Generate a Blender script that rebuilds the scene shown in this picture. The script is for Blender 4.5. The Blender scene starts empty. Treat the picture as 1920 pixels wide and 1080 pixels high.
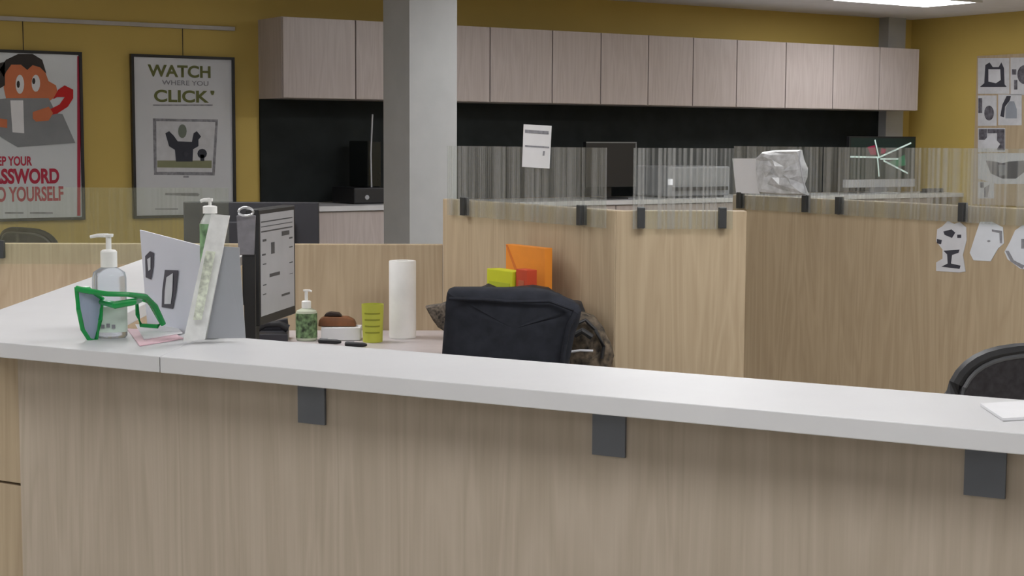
import bpy, bmesh, math, random
from mathutils import Vector, Matrix
random.seed(7)
S = bpy.context.scene
COL = S.collection
R = math.radians
# ------------------------------------------------------------------ camera
FPX = 2900.0
AZ = R(32.9)                      # camera heading, clockwise from the back wall normal (+Y)
PITCH = math.atan((540 - 262) / FPX)
ROLL = math.atan(0.005)
CAMZ = 1.47
Fh = Vector((math.sin(AZ), math.cos(AZ), 0)); Rh = Vector((math.cos(AZ), -math.sin(AZ), 0)); Up = Vector((0, 0, 1))
fwd = Fh * math.cos(PITCH) - Up * math.sin(PITCH)
upv = Up * math.cos(PITCH) + Fh * math.sin(PITCH)
cr = Rh * math.cos(ROLL) + upv * math.sin(ROLL)
cu = upv * math.cos(ROLL) - Rh * math.sin(ROLL)
CM = Matrix((cr, cu, -fwd)).transposed()
cam = bpy.data.cameras.new('camera'); co = bpy.data.objects.new('camera', cam); COL.objects.link(co)
cam.sensor_width = 36; cam.lens = FPX / 1920 * 36; cam.clip_start = 0.05; cam.clip_end = 100
co.matrix_world = Matrix.Translation((0, 0, CAMZ)) @ CM.to_4x4()
S.camera = co
S.view_settings.view_transform = 'Standard'; S.view_settings.look = 'None'
S.view_settings.gamma = 1; S.view_settings.use_curve_mapping = False
S.view_settings.exposure = 0.45
w = bpy.data.worlds.new('world'); S.world = w; w.use_nodes = True
w.node_tree.nodes['Background'].inputs[0].default_value = (0.8, 0.88, 1, 1)
w.node_tree.nodes['Background'].inputs[1].default_value = 0.0
LIGHT = 10.0                       # strength of the ceiling troffers

# ------------------------------------------------------------------ surveying helpers
O = Vector((0, 0, CAMZ))
def ray(x, y): return CM @ Vector(((x - 960) / FPX, -(y - 540) / FPX, -1))
def pz(x, y, z):
    d = ray(x, y); return O + d * ((z - CAMZ) / d.z)
def pw(x, y, wd):
    d = ray(x, y); return O + d * (wd / d.dot(Fh))
def G(lat, wd, z): return Fh * wd + Rh * lat + Up * z
def rot(h): return R(h - 32.9 + 90)          # local +X along a heading given in degrees left of the view
def plane_xz(x, y, org, rz):                 # local (x, z) of a sight line on the vertical plane org/rz
    n = Vector((-math.sin(rz), math.cos(rz), 0)); d = ray(x, y)
    p = O + d * ((Vector(org) - O).dot(n) / d.dot(n))
    q = p - Vector(org); return (q.x * math.cos(rz) + q.y * math.sin(rz), p.z - org[2])

# ------------------------------------------------------------------ materials
def srgb(c): return tuple(((v / 255) / 12.92 if v / 255 <= .04045 else ((v / 255 + .055) / 1.055) ** 2.4) for v in c)
MC = {}
def mat(name, rgb, rough=.6, metal=0, var=.04, scale=8, bump=0, emit=0, alpha=1, spec=.5):
    if name in MC: return MC[name]
    m = bpy.data.materials.new(name); m.use_nodes = True; MC[name] = m
    nt = m.node_tree; b = nt.nodes['Principled BSDF']
    c = srgb(rgb)
    tc = nt.nodes.new('ShaderNodeTexCoord'); n = nt.nodes.new('ShaderNodeTexNoise'); n.inputs['Scale'].default_value = scale
    n.inputs['Detail'].default_value = 4
    nt.links.new(tc.outputs['Object'], n.inputs['Vector'])
    r = nt.nodes.new('ShaderNodeValToRGB')
    r.color_ramp.elements[0].color = tuple(max(0, v * (1 - var * 2)) for v in c) + (1,)
    r.color_ramp.elements[1].color = tuple(min(1, v * (1 + var * 2)) for v in c) + (1,)
    r.color_ramp.elements[0].position = .3; r.color_ramp.elements[1].position = .7
    nt.links.new(n.outputs['Fac'], r.inputs['Fac']); nt.links.new(r.outputs['Color'], b.inputs['Base Color'])
    b.inputs['Roughness'].default_value = rough; b.inputs['Metallic'].default_value = metal
    b.inputs['Specular IOR Level'].default_value = spec
    if bump:
        bp = nt.nodes.new('ShaderNodeBump'); bp.inputs['Strength'].default_value = bump; bp.inputs['Distance'].default_value = .004
        nt.links.new(n.outputs['Fac'], bp.inputs['Height']); nt.links.new(bp.outputs['Normal'], b.inputs['Normal'])
    if emit:
        nt.links.new(r.outputs['Color'], b.inputs['Emission Color']); b.inputs['Emission Strength'].default_value = emit
    b.inputs['Alpha'].default_value = alpha
    return m
def wood(name, dark, light, rough=.45, s=1.0):
    if name in MC: return MC[name]
    m = bpy.data.materials.new(name); m.use_nodes = True; MC[name] = m
    nt = m.node_tree; b = nt.nodes['Principled BSDF']; L = nt.links.new
    tc = nt.nodes.new('ShaderNodeTexCoord')
    mp = nt.nodes.new('ShaderNodeMapping'); mp.inputs['Scale'].default_value = (9 * s, 9 * s, .7 * s); L(tc.outputs['Object'], mp.inputs['Vector'])
    n1 = nt.nodes.new('ShaderNodeTexNoise'); n1.inputs['Scale'].default_value = 1.0; n1.inputs['Detail'].default_value = 3; n1.inputs['Distortion'].default_value = .8
    L(mp.outputs[0], n1.inputs['Vector'])
    mp2 = nt.nodes.new('ShaderNodeMapping'); mp2.inputs['Scale'].default_value = (120 * s, 120 * s, 3 * s); L(tc.outputs['Object'], mp2.inputs['Vector'])
    n2 = nt.nodes.new('ShaderNodeTexNoise'); n2.inputs['Scale'].default_value = 1.0; n2.inputs['Detail'].default_value = 5; L(mp2.outputs[0], n2.inputs['Vector'])
    mt = nt.nodes.new('ShaderNodeMath'); mt.operation = 'MULTIPLY'; mt.inputs[1].default_value = 14; L(n1.outputs['Fac'], mt.inputs[0])
    sn = nt.nodes.new('ShaderNodeMath'); sn.operation = 'PINGPONG'; sn.inputs[1].default_value = 1; L(mt.outputs[0], sn.inputs[0])
    mx = nt.nodes.new('ShaderNodeMath'); mx.operation = 'MULTIPLY_ADD'; mx.inputs[1].default_value = .35; L(sn.outputs[0], mx.inputs[0])
    m3 = nt.nodes.new('ShaderNodeMath'); m3.operation = 'MULTIPLY'; m3.inputs[1].default_value = .7; L(n2.outputs['Fac'], m3.inputs[0]); L(m3.outputs[0], mx.inputs[2])
    r = nt.nodes.new('ShaderNodeValToRGB'); r.color_ramp.elements[0].position = .15; r.color_ramp.elements[1].position = .85
    r.color_ramp.elements[0].color = srgb(dark) + (1,); r.color_ramp.elements[1].color = srgb(light) + (1,)
    L(mx.outputs[0], r.inputs['Fac']); L(r.outputs['Color'], b.inputs['Base Color'])
    b.inputs['Roughness'].default_value = rough; b.inputs['Specular IOR Level'].default_value = .35
    return m
def glassmat(name, base, stripe, tint=(190, 205, 195), edge=False):
    m = bpy.data.materials.new(name); m.use_nodes = True; nt = m.node_tree; L = nt.links.new
    nt.nodes.clear()
    out = nt.nodes.new('ShaderNodeOutputMaterial'); tr = nt.nodes.new('ShaderNodeBsdfTransparent')
    tr.inputs[0].default_value = (.97, .99, .975, 1)
    df = nt.nodes.new('ShaderNodeBsdfDiffuse'); df.inputs[0].default_value = srgb(tint) + (1,)
    gl = nt.nodes.new('ShaderNodeBsdfGlossy'); gl.inputs['Roughness'].default_value = .05
    tc = nt.nodes.new('ShaderNodeTexCoord'); mp = nt.nodes.new('ShaderNodeMapping'); mp.inputs['Scale'].default_value = (100, 0, .5)
    L(tc.outputs['Object'], mp.inputs['Vector'])
    n = nt.nodes.new('ShaderNodeTexNoise'); n.inputs['Scale'].default_value = 1; n.inputs['Detail'].default_value = 2; L(mp.outputs[0], n.inputs['Vector'])
    mr = nt.nodes.new('ShaderNodeMapRange'); mr.inputs[1].default_value = .42; mr.inputs[2].default_value = .64
    mr.inputs[3].default_value = base; mr.inputs[4].default_value = stripe; L(n.outputs['Fac'], mr.inputs[0])
    tl = nt.nodes.new('ShaderNodeBsdfTranslucent'); tl.inputs[0].default_value = srgb(tint) + (1,)
    m0 = nt.nodes.new('ShaderNodeMixShader'); m0.inputs[0].default_value = .45; L(df.outputs[0], m0.inputs[1]); L(tl.outputs[0], m0.inputs[2])
    m1 = nt.nodes.new('ShaderNodeMixShader'); L(mr.outputs[0], m1.inputs[0]); L(tr.outputs[0], m1.inputs[1]); L(m0.outputs[0], m1.inputs[2])
    m2 = nt.nodes.new('ShaderNodeMixShader'); m2.inputs[0].default_value = .03; L(m1.outputs[0], m2.inputs[1]); L(gl.outputs[0], m2.inputs[2])
    L(m2.outputs[0], out.inputs[0]); return m

YEL = mat('yellow_paint', (196, 170, 92), .7, var=.03, scale=1.5)
CEIL = mat('ceiling_paint', (222, 222, 228), .9, var=.02)
FLOORM = mat('floor_carpet', (176, 172, 165), .95, var=.1, scale=60, bump=.3)
MAPLE = wood('maple_laminate', (166, 147, 121), (186, 168, 141))
MAPLEG = wood('maple_laminate_greyed_by_light', (170, 157, 140), (190, 177, 161))  # same maple wood, its light difference put into a greyer tone
CABW = wood('pale_cabinet_laminate', (176, 165, 162), (194, 184, 182), .28)
WHITE = mat('white_laminate', (206, 206, 208), .38, var=.01, spec=.25)
WHITEE = mat('white_edge_band', (196, 196, 200), .45, var=.01)
BLACK = mat('black_plastic', (28, 28, 31), .5)
BLACKF = mat('black_fabric', (34, 35, 42), .95, var=.15, scale=40, bump=.4, spec=.15)
TACK = mat('black_tackboard', (34, 38, 38), .8, var=.1, spec=.2)  # black lifted to put camera haze into the colour
GREYM = mat('grey_metal', (108, 112, 120), .4, .3)
DGREY = mat('dark_clamp_metal', (70, 72, 74), .4, .5)
LGREY = mat('light_grey_plastic', (175, 176, 182), .5)
COLM = mat('grey_column_paint', (170, 171, 172), .7, var=.02)
PAPER = mat('white_paper', (225, 225, 228), .8, var=.02)
PAPERG = mat('greyish_paper', (196, 197, 202), .7, var=.04, scale=20)
INK = mat('dark_ink', (58, 58, 68), .8, var=.1)
INKG = mat('grey_ink', (135, 135, 142), .8, var=.15, scale=40)
WPL = mat('white_plastic', (238, 238, 236), .35)
FR = mat('black_frame', (26, 24, 24), .4)
STR = glassmat('striped_glass', .06, .38, (190, 190, 190))
CLEAR = glassmat('clear_glass', .06, .10, (190, 190, 165))

# ------------------------------------------------------------------ mesh helpers
def new(): return bmesh.new()
def box(bm, x0, x1, y0, y1, z0, z1):
    v = [bm.verts.new((x, y, z)) for x in (x0, x1) for y in (y0, y1) for z in (z0, z1)]
    for f in ((0, 1, 3, 2), (4, 6, 7, 5), (0, 4, 5, 1), (2, 3, 7, 6), (0, 2, 6, 4), (1, 5, 7, 3)): bm.faces.new([v[i] for i in f])
def poly(bm, pts, y0=0., y1=-.001):             # polygon in local xz, extruded in y
    a = [bm.verts.new((p[0], y0, p[1])) for p in pts]; b = [bm.verts.new((p[0], y1, p[1])) for p in pts]
    bm.faces.new(a); bm.faces.new(b[::-1]); n = len(pts)
    for i in range(n): bm.faces.new((a[i], b[i], b[(i + 1) % n], a[(i + 1) % n]))
def slab(bm, pts, z0, z1):                       # polygon in xy, extruded in z
    a = [bm.verts.new((p[0], p[1], z0)) for p in pts]; b = [bm.verts.new((p[0], p[1], z1)) for p in pts]
    bm.faces.new(a[::-1]); bm.faces.new(b); n = len(pts)
    for i in range(n): bm.faces.new((a[i], a[(i + 1) % n], b[(i + 1) % n], b[i]))
def quad3(bm, pts, th, away=True):                          # a thick sheet through 3d points
    p = [Vector(q) for q in pts]; n = (p[1] - p[0]).cross(p[-1] - p[0]).normalized() * th
    if away and n.dot(Fh) < 0: n = -n
    a = [bm.verts.new(q) for q in p]; b = [bm.verts.new(q + n) for q in p]; k = len(p)
    bm.faces.new(a); bm.faces.new(b[::-1])
    for i in range(k): bm.faces.new((a[i], b[i], b[(i + 1) % k], a[(i + 1) % k]))
def ell(cx, cz, rx, rz, n=20, a0=0, a1=360):
    return [(cx + rx * math.cos(R(a0 + (a1 - a0) * i / (n if a1 - a0 >= 360 else n - 1))), cz + rz * math.sin(R(a0 + (a1 - a0) * i / (n if a1 - a0 >= 360 else n - 1)))) for i in range(n)]
def lathe(bm, prof, cx=0, cy=0, n=24, sx=1, sy=1):
    rings = []
    for r, z in prof: rings.append([bm.verts.new((cx + r * sx * math.cos(2 * math.pi * i / n), cy + r * sy * math.sin(2 * math.pi * i / n), z)) for i in range(n)])
    for a, b in zip(rings, rings[1:]):
        for i in range(n): bm.faces.new((a[i], a[(i + 1) % n], b[(i + 1) % n], b[i]))
    bm.faces.new(rings[0][::-1]); bm.faces.new(rings[-1])
def tube(bm, pts, r, n=8, closed=False, flat=1.0):
    P = [Vector(p) for p in pts]; k = len(P); rings = []
    for i in range(k):
        if closed: t = P[(i + 1) % k] - P[i - 1]
        else: t = P[min(i + 1, k - 1)] - P[max(i - 1, 0)]
        t.normalize(); up = Vector((0, 0, 1)) if abs(t.z) < .95 else Vector((0, 1, 0))
        a = t.cross(up).normalized(); b = a.cross(t).normalized()
        rr = r[i] if isinstance(r, (list, tuple)) else r
        rings.append([bm.verts.new(P[i] + a * rr * flat * math.cos(2 * math.pi * j / n) + b * rr * math.sin(2 * math.pi * j / n)) for j in range(n)])
    rng = range(k) if closed else range(k - 1)
    for i in rng:
        A, B = rings[i], rings[(i + 1) % k]
        for j in range(n): bm.faces.new((A[j], A[(j + 1) % n], B[(j + 1) % n], B[j]))
    if not closed: bm.faces.new(rings[0][::-1]); bm.faces.new(rings[-1])
def obj(name, bm, m, parent=None, bev=0, smooth=False, sub=0, **props):
    bmesh.ops.recalc_face_normals(bm, faces=bm.faces)
    if bev: bmesh.ops.bevel(bm, geom=bm.edges[:], offset=bev, segments=2, affect='EDGES', profile=.5, clamp_overlap=True)
    me = bpy.data.meshes.new(name); bm.to_mesh(me); bm.free()
    me.materials.append(m)
    if smooth:
        for p in me.polygons: p.use_smooth = True
        try: me.set_sharp_from_angle(angle=R(38))
        except Exception: pass
    o = bpy.data.objects.new(name, me); COL.objects.link(o)
    if parent: o.parent = parent
    if sub:
        s = o.modifiers.new('s', 'SUBSURF'); s.levels = sub; s.render_levels = sub
    for k_, v_ in props.items(): o[k_] = v_
    return o
def thing(name, label, cat, loc=(0, 0, 0), rz=0, group=None):
    o = bpy.data.objects.new(name, None); COL.objects.link(o); o.empty_display_size = .05
    o.location = loc; o.rotation_euler = (0, 0, rz); o['label'] = label; o['category'] = cat
    if group: o['group'] = group
    return o
def tag(o, label, cat, group=None):
    o['label'] = label; o['category'] = cat
    if group: o['group'] = group
    return o
def struct(name, bm, m, **k): return obj(name, bm, m, kind='structure', **k)
def dup(root, loc, rz, label):
    def cp(o, par):
        c = o.copy(); COL.objects.link(c)
        if par: c.parent = par
        for ch in list(o.children): cp(ch, c)
        return c
    r = cp(root, None); r.location = loc; r.rotation_euler = (0, 0, rz); r['label'] = label
    return r
def text(parent, s, x, z, width, height, m, y=-.0022, name='lettering', bold=0, align='CENTER'):
    cu_ = bpy.data.curves.new('t', 'FONT'); cu_.body = s; cu_.size = 1; cu_.align_x = 'CENTER'; cu_.offset = bold
    to = bpy.data.objects.new('t', cu_); COL.objects.link(to)
    bpy.context.view_layer.update()
    me = bpy.data.meshes.new_from_object(to.evaluated_get(bpy.context.evaluated_depsgraph_get()))
    bpy.data.objects.remove(to); bpy.data.curves.remove(cu_)
    xs = [v.co.x for v in me.vertices]; ys = [v.co.y for v in me.vertices]
    x0, x1, y0, y1 = min(xs), max(xs), min(ys), max(ys)
    for v in me.vertices:
        u = (v.co.x - (x0 + x1) / 2) / (x1 - x0) * width; q = (v.co.y - y0) / (y1 - y0) * height
        v.co = (x + u, y, z + q)
    me.materials.clear(); me.materials.append(m); me.name = name
    o = bpy.data.objects.new(name, me); COL.objects.link(o); o.parent = parent
    return o

# ------------------------------------------------------------------ room shell
WY, WX, CH = 8.70, 9.39, 2.43
XL, YF = -5.0, -5.0
b = new(); box(b, XL, WX + .2, WY, WY + .15, 0, CH); struct('wall_back', b, YEL)
b = new(); box(b, WX, WX + .15, YF, WY, 0, CH); struct('wall_right', b, YEL)
b = new(); box(b, XL - .15, XL, YF, WY, 0, CH); struct('wall_left', b, mat('pale_wall_paint', (200, 198, 190), .8))
b = new(); box(b, XL, WX, YF - .15, YF, 0, CH); struct('wall_front', b, MC['pale_wall_paint'])
b = new(); box(b, XL, WX, YF, WY, -.1, 0); struct('floor', b, FLOORM)
b = new(); box(b, XL, WX, YF, WY, CH, CH + .1); struct('ceiling', b, CEIL)
# square grey column standing clear of the back wall
cp = pw(768, 300, 8.05)
b = new(); box(b, cp.x, cp.x + .285, cp.y, cp.y + .285, 0, CH); struct('column', b, COLM)
# boxed pipe in the corner
a = plane_xz(1661, 240, (0, WY - .1, 0), 0)[0]; c2 = plane_xz(1693, 240, (0, WY - .1, 0), 0)[0]
b = new(); box(b, a, c2, WY - .1, WY, 0, CH); struct('trim_1', b, COLM)

# ------------------------------------------------------------------ ceiling lights
EM = mat('lamp_diffuser', (255, 255, 255), .5, var=0, emit=LIGHT)
FRW = mat('lamp_housing', (205, 205, 208), .5)
def troffer(x, y, label, lx=1.2, ly=.6):
    t = thing('ceiling_light', label, 'ceiling light', (x, y, CH), 0, 'recessed ceiling lights')
    b = new(); 
    for (x0, x1, y0, y1) in ((-lx/2-.03, lx/2+.03, -ly/2-.03, -ly/2), (-lx/2-.03, lx/2+.03, ly/2, ly/2+.03), (-lx/2-.03, -lx/2, -ly/2, ly/2), (lx/2, lx/2+.03, -ly/2, ly/2)): box(b, x0, x1, y0, y1, -.015, 0)
    obj('frame', b, FRW, t)
    b = new(); box(b, -lx/2, lx/2, -ly/2, ly/2, -.01, -.001); obj('diffuser', b, EM, t)
vl = pz(1690, 6, CH)
troffer(vl.x - .2, vl.y - .22, 'bright recessed ceiling light near the far right corner of the room', .9, .45)
for i, (x, y) in enumerate([(5.1, 6.2), (1.7, 5.6), (5.0, 2.6), (2.6, 2.8), (7.8, 4.3), (8.1, 1.7), (-.8, 4.2), (.2, .9), (2.6, -.9), (5.2, -.8), (-3, 6.1), (-3.2, 2.4), (-2.4, -1)]):  # unseen troffers; several added to brighten the column and right wall
    troffer(x, y, 'unseen recessed ceiling light outside the view, placed for its light on the office')

# ------------------------------------------------------------------ reception counter
TH = .030; CT = 1.07
fA = pz(0, 642, CT); fB = pz(1920, 813, CT); cdir = (fB - fA).normalized(); cn = Vector((-cdir.y, cdir.x, 0))   # cn points to the office
bk0 = pz(384, 628.5, CT); depthc = (pz(1300, 700.5, CT) - fA).dot(cn)
fS = pz(300, 668.7, CT)
def cpt(s, d, z=0): return Vector((fA.x, fA.y, z)) + cdir * s + cn * d       # along / across the counter
sS = (fS - fA).dot(cdir); sB = (bk0 - fA).dot(cdir)
END = 3.4
b = new(); slab(b, [cpt(sS, 0), cpt(END, 0), cpt(END, depthc), cpt(sB, depthc)], CT - TH, CT)
tag(obj('countertop', b, WHITE, bev=.0015), 'long white laminate transaction countertop running across the foreground', 'countertop')
# corner piece turning back into the office
o0 = pz(0, 580, CT); o1 = pz(240, 495, CT); wd = (o1 - o0).normalized(); wn = Vector((wd.y, -wd.x, 0))
if wn.dot(Rh) < 0: wn = -wn
def isect(p, d, q, e):
    den = d.x * e.y - d.y * e.x; t = ((q.x - p.x) * e.y - (q.y - p.y) * e.x) / den; return p + d * t
WW = .31
oc = isect(o0, wd, fA, cdir); ic = isect(o0 + wn * WW, wd, cpt(0, depthc), cdir)
tend = (5.3 - o0.dot(Fh)) / wd.dot(Fh); oe = o0 + wd * tend; ie = oe + wn * WW
b = new(); slab(b, [oc, fS - cdir * .0015, bk0 - cdir * .0015, ic, ie, oe], CT - TH, CT)
tag(obj('countertop', b, WHITE, bev=.0015), 'white corner countertop piece on the left carrying the sanitizer bottle', 'countertop')
# carcass
RZC = math.atan2(cdir.y, cdir.x)
desk = thing('reception_desk', 'reception counter front clad in maple laminate greyed for its light with grey brackets', 'reception desk', cpt(0, 0), RZC)
PO = .14
lx0 = (isect(cpt(0, PO), cdir, Vector((0, 0, 0)), Vector((ray(36, 800).x, ray(36, 800).y, 0))) - cpt(0, 0)).dot(cdir)
b = new(); box(b, lx0, END - .02, PO, PO + .025, .0, CT - TH - .001); obj('front_panel', b, MAPLEG, desk)
for px in (587, 1144, 1851):
    q = isect(cpt(0, PO), cdir, Vector((0, 0, 0)), Vector((ray(px, 800).x, ray(px, 800).y, 0))); s = (q - cpt(0, 0)).dot(cdir)
    b = new(); box(b, s - .03, s + .03, PO - .006, PO - .0005, CT - TH - .095, CT - TH - .007); box(b, s - .03, s + .03, PO - .05, PO - .0005, CT - TH - .0065, CT - TH - .001)
    obj('bracket', b, GREYM, desk, label='grey metal bracket under the countertop edge')
b = new(); box(b, END - .05, END - .02, .056, depthc - .03, 0, CT - TH - .001); obj('end_panel', b, MAPLEG, desk)
# side unit seen past the left end of the front panel
su = thing('side_cabinet', 'yellowish maple cabinet past the left end of the reception counter front', 'cabinet', cpt(0, 0), RZC)
b = new(); box(b, -.42, lx0 - .022, .21, .44, 0, CT - TH - .001); obj('body', b, MAPLE, su)
zz = pw(10, 960, 3.0).z
b = new(); box(b, -.42, lx0 - .026, .191, .2095, zz + .003, CT - TH - .02); obj('door', b, MAPLE, su)
b = new(); box(b, -.42, lx0 - .026, .191, .2095, .08, zz - .003); obj('drawer', b, MAPLE, su)

# ------------------------------------------------------------------ office partitions
PH = 1.245; LH = 1.07
hF = -88.0
pc = pw(830, 450, 5.9)            # corner of left low panel and tall panel
L1 = 1.10
def partition(name, org, rz, length, h, th, label, m=MAPLE, mitre=0):
    b = new(); slab(b, [(0, 0), (length, 0), (length, th), (mitre, th)], 0, h)
    o = obj(name, b, m, bev=.003); o.location = org; o.rotation_euler = (0, 0, rz); tag(o, label, 'partition', None); return o
rF = rot(hF); rP = rot(32.9 - 180)
pcg = Vector((pc.x, pc.y, 0))
dirF = Vector((math.cos(rF), math.sin(rF), 0)); dirP = Vector((math.cos(rP), math.sin(rP), 0))
LL = 3.1
left_org = pcg - dirF * LL
partition('partition_panel', left_org, rF, LL, LH, .04, 'low maple partition behind the computer monitor and paper towel roll')
p1_org = pcg + dirP * .0 + Vector((.045, 0, 0)) * 0
partition('partition_panel', p1_org, rP, L1, PH, .04, 'tall maple partition behind the jacket covered chair and orange folder')
q = pcg + dirP * L1
p2e = pw(1400, 450, q.dot(Fh)); p2len = (Vector((p2e.x, p2e.y, 0)) - q).dot(dirF)
q2 = q + dirF * .001 + Vector((0, -.001, 0))
partition('partition_panel', q2, rF, p2len, PH, .045, 'tall maple partition facing the counter in the middle, two clamps on top', mitre=.078)
p3s = pw(1372, 450, 6.52); p3_org = Vector((p3s.x, p3s.y, 0))
partition('partition_panel', p3_org, rP, 2.6, PH, .045, 'long shaded maple partition on the right with paper cutouts taped on it')
# connecting return between the second and the third panel, hidden behind the second
def screen(org, rz, xa, xb, z0, z1, clamps, m, label, yoff=-.012, ylab=None):
    t = thing('glass_screen', label, 'glass screen', Vector(org) + Vector((math.cos(rz), math.sin(rz), 0)) * xa, rz)
    b = new(); box(b, 0, xb - xa, yoff - .006, yoff, z0, z1); obj('pane', b, m, t)
    for c in clamps:
        cx = c - xa
        b = new(); box(b, cx - .012, cx + .012, yoff - .016, yoff - .0062, PHc[0] - .055, PHc[0] + .012); box(b, cx - .012, cx + .012, yoff + .0002, -.0005, PHc[0] - .055, PHc[0] + .012)
        obj('clamp', b, DGREY, t, bev=.002)
    return t
PHc = [PH]
GZ0, GZ1 = 1.187, 1.446
def lx(px, py, org, rz): return plane_xz(px, py, org, rz)[0]
screen(p1_org, rP, lx(846, 350, p1_org, rP), lx(1143, 350, p1_org, rP), GZ0, GZ1, [lx(877, 390, p1_org, rP), lx(1097, 400, p1_org, rP)], STR, 'striped glass screen with a paper memo taped on it, left of the middle')
screen(q2, rF, lx(1186, 350, q2, rF), lx(1373, 350, q2, rF), GZ0, GZ1, [lx(1201, 400, q2, rF), lx(1353, 400, q2, rF)], STR, 'striped glass screen above the middle maple partition')
screen(p3_org, rP, lx(1381, 350, p3_org, rP), lx(1545, 350, p3_org, rP), GZ0, GZ1 + .002, [lx(1393, 380, p3_org, rP), lx(1516, 380, p3_org, rP)], STR, 'striped glass screen behind the white paper and plastic bag on the right')
screen(p3_org, rP, lx(1549, 350, p3_org, rP), lx(1990, 350, p3_org, rP), GZ0, GZ1 + .002, [lx(1579, 380, p3_org, rP), lx(1811, 380, p3_org, rP)], STR, 'wide striped glass screen at far right in front of the computer')
PHc[0] = LH
screen(left_org, rF, lx(-60, 400, left_org, rF), lx(430, 400, left_org, rF), 1.47 - 234 * 5.9 / 2900, 1.47 - 92 * 5.9 / 2900, [lx(4, 450, left_org, rF)], CLEAR, 'clear glass screen on the low partition at far left below the posters')

# ------------------------------------------------------------------ work desk behind the counter
DZ = .74
dt = thing('desk', 'grey white desk in the partition corner holding lotion, box and paper roll', 'desk', left_org, rF)
b = new(); slab(b, [(1.1, -.80), (LL + .30, -.80), (LL + .38, -.655), (LL - .002, -.002), (1.1, -.002)], DZ - .028, DZ); obj('desktop', b, mat('grey_desktop', (196, 188, 190), .35), dt, bev=.002)
for xx in (1.12, LL - .2):
    b = new(); box(b, xx, xx + .03, -.76, -.02, 0, DZ - .029); obj('side_panel', b, MAPLE, dt)

# ------------------------------------------------------------------ wall cabinets
CYF = 8.35
def cz(px, py): return plane_xz(px, py, (0, CYF, 0), 0)
ztop = cz(1290, 69.5)[1]; zbot = cz(1290, 199)[1]
seams = [cz(p, 110)[0] for p in (530, 667, 795, 919, 1036, 1127, 1216, 1300, 1382, 1474, 1563, 1650, 1724)]
labs = ['first wall cabinet at the left end, beside the watch poster', 'pale wall cabinet partly behind the grey column, above the taped memo', 'pale wall cabinet third from the left, above the dark monitor between glass screens',
        'pale wall cabinet fourth from the left, above the grey printer and middle glass', 'pale wall cabinet second from the right end, above the plastic bag', 'pale wall cabinet at the right end beside the yellow wall']
for k in range(6):
    x0, xm, x1 = seams[2 * k], seams[2 * k + 1], seams[2 * k + 2]
    t = thing('wall_cabinet', labs[k], 'wall cabinet', (x0, CYF, zbot), 0, 'wall cabinets in a row')
    b = new(); box(b, .001, x1 - x0 - .001, .02, WY - CYF - .001, 0, ztop - zbot); obj('body', b, CABW, t)
    for u, v in ((x0, xm), (xm, x1)):
        b = new(); box(b, u - x0 + .004, v - x0 - .004, 0, .019, .002, ztop - zbot - .002); obj('door', b, CABW, t, bev=.0015)
# tackboard, worktop, base cabinets
WT = 1.08; WFY = 8.12
tx0 = cz(492, 300)[0] + .06; tx1 = plane_xz(1657, 240, (0, WY - .02, 0), 0)[0]
xa = plane_xz(489, 300, (0, WY - .02, 0), 0)[0]
b = new(); box(b, xa, tx1, WY - .02, WY - .001, WT + .002, zbot - .001)
tag(obj('tackboard', b, TACK), 'black tackboard between the wall cabinets and the worktop', 'tackboard')
wx0 = xa
b = new(); box(b, wx0, tx1 - .0, WFY, WY - .022, WT - .03, WT)
o = obj('worktop', b, mat('worktop_laminate', (205, 205, 208), .35), bev=.002); tag(o, 'long light worktop below the black tackboard', 'worktop')
n = 7; W_ = (tx1 - .02 - wx0 - .02) / n
for k in range(n):
    t = thing('base_cabinet', ['pale base cabinet seen right of the dark monitor, left of the column', 'pale base cabinet beside the column under the worktop'][k] if k < 2 else 'pale base cabinet under the worktop, hidden behind the partitions', 'base cabinet', (wx0 + .02 + k * W_, WFY + .02, 0), 0, 'base cabinets under the worktop')
    b = new(); box(b, .001, W_ - .001, .021, .55, .02, WT - .031); obj('body', b, CABW, t)
    b = new(); box(b, .004, W_ - .004, 0, .019, .08, WT - .035); obj('door', b, CABW, t, bev=.001)

# ------------------------------------------------------------------ posters on the back wall
rail_y = WY - .02
r0 = plane_xz(-60, 27, (0, rail_y, 0), 0); r1 = plane_xz(441, 54, (0, rail_y, 0), 0)
b = new(); box(b, r0[0] - .5, r1[0], rail_y, WY - .001, r1[1] - .012, r1[1] + .012)
tag(obj('picture_rail', b, mat('rail_aluminium', (180, 175, 170), .4, .2), bev=.002), 'thin light picture rail along the top of the yellow wall', 'picture rail')
py = WY - .035
def wp(px, p_y): return plane_xz(px, p_y, (0, py, 0), 0)
def poster(label, x0, x1, z0, z1, paper, wirex, railz, grp=None):
    t = thing('framed_poster', label, 'poster', (x0, py, z0), 0)
    W, H = x1 - x0, z1 - z0; f = .016
    b = new(); box(b, 0, W, 0, .03, 0, f); box(b, 0, W, 0, .03, H - f, H); box(b, 0, f, 0, .03, f, H - f); box(b, W - f, W, 0, .03, f, H - f)
    obj('frame', b, FR, t)
    b = new(); box(b, f, W - f, .012, .028, f, H - f); obj('print', b, paper, t)
    b = new(); tube(b, [(wirex - x0, .02, H), (wirex - x0, .02, railz - z0)], .0025, 6); obj('hanging_wire', b, FR, t)
    return t, W, H
PR = mat('poster_paper', (205, 207, 212), .12, var=.01)
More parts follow.
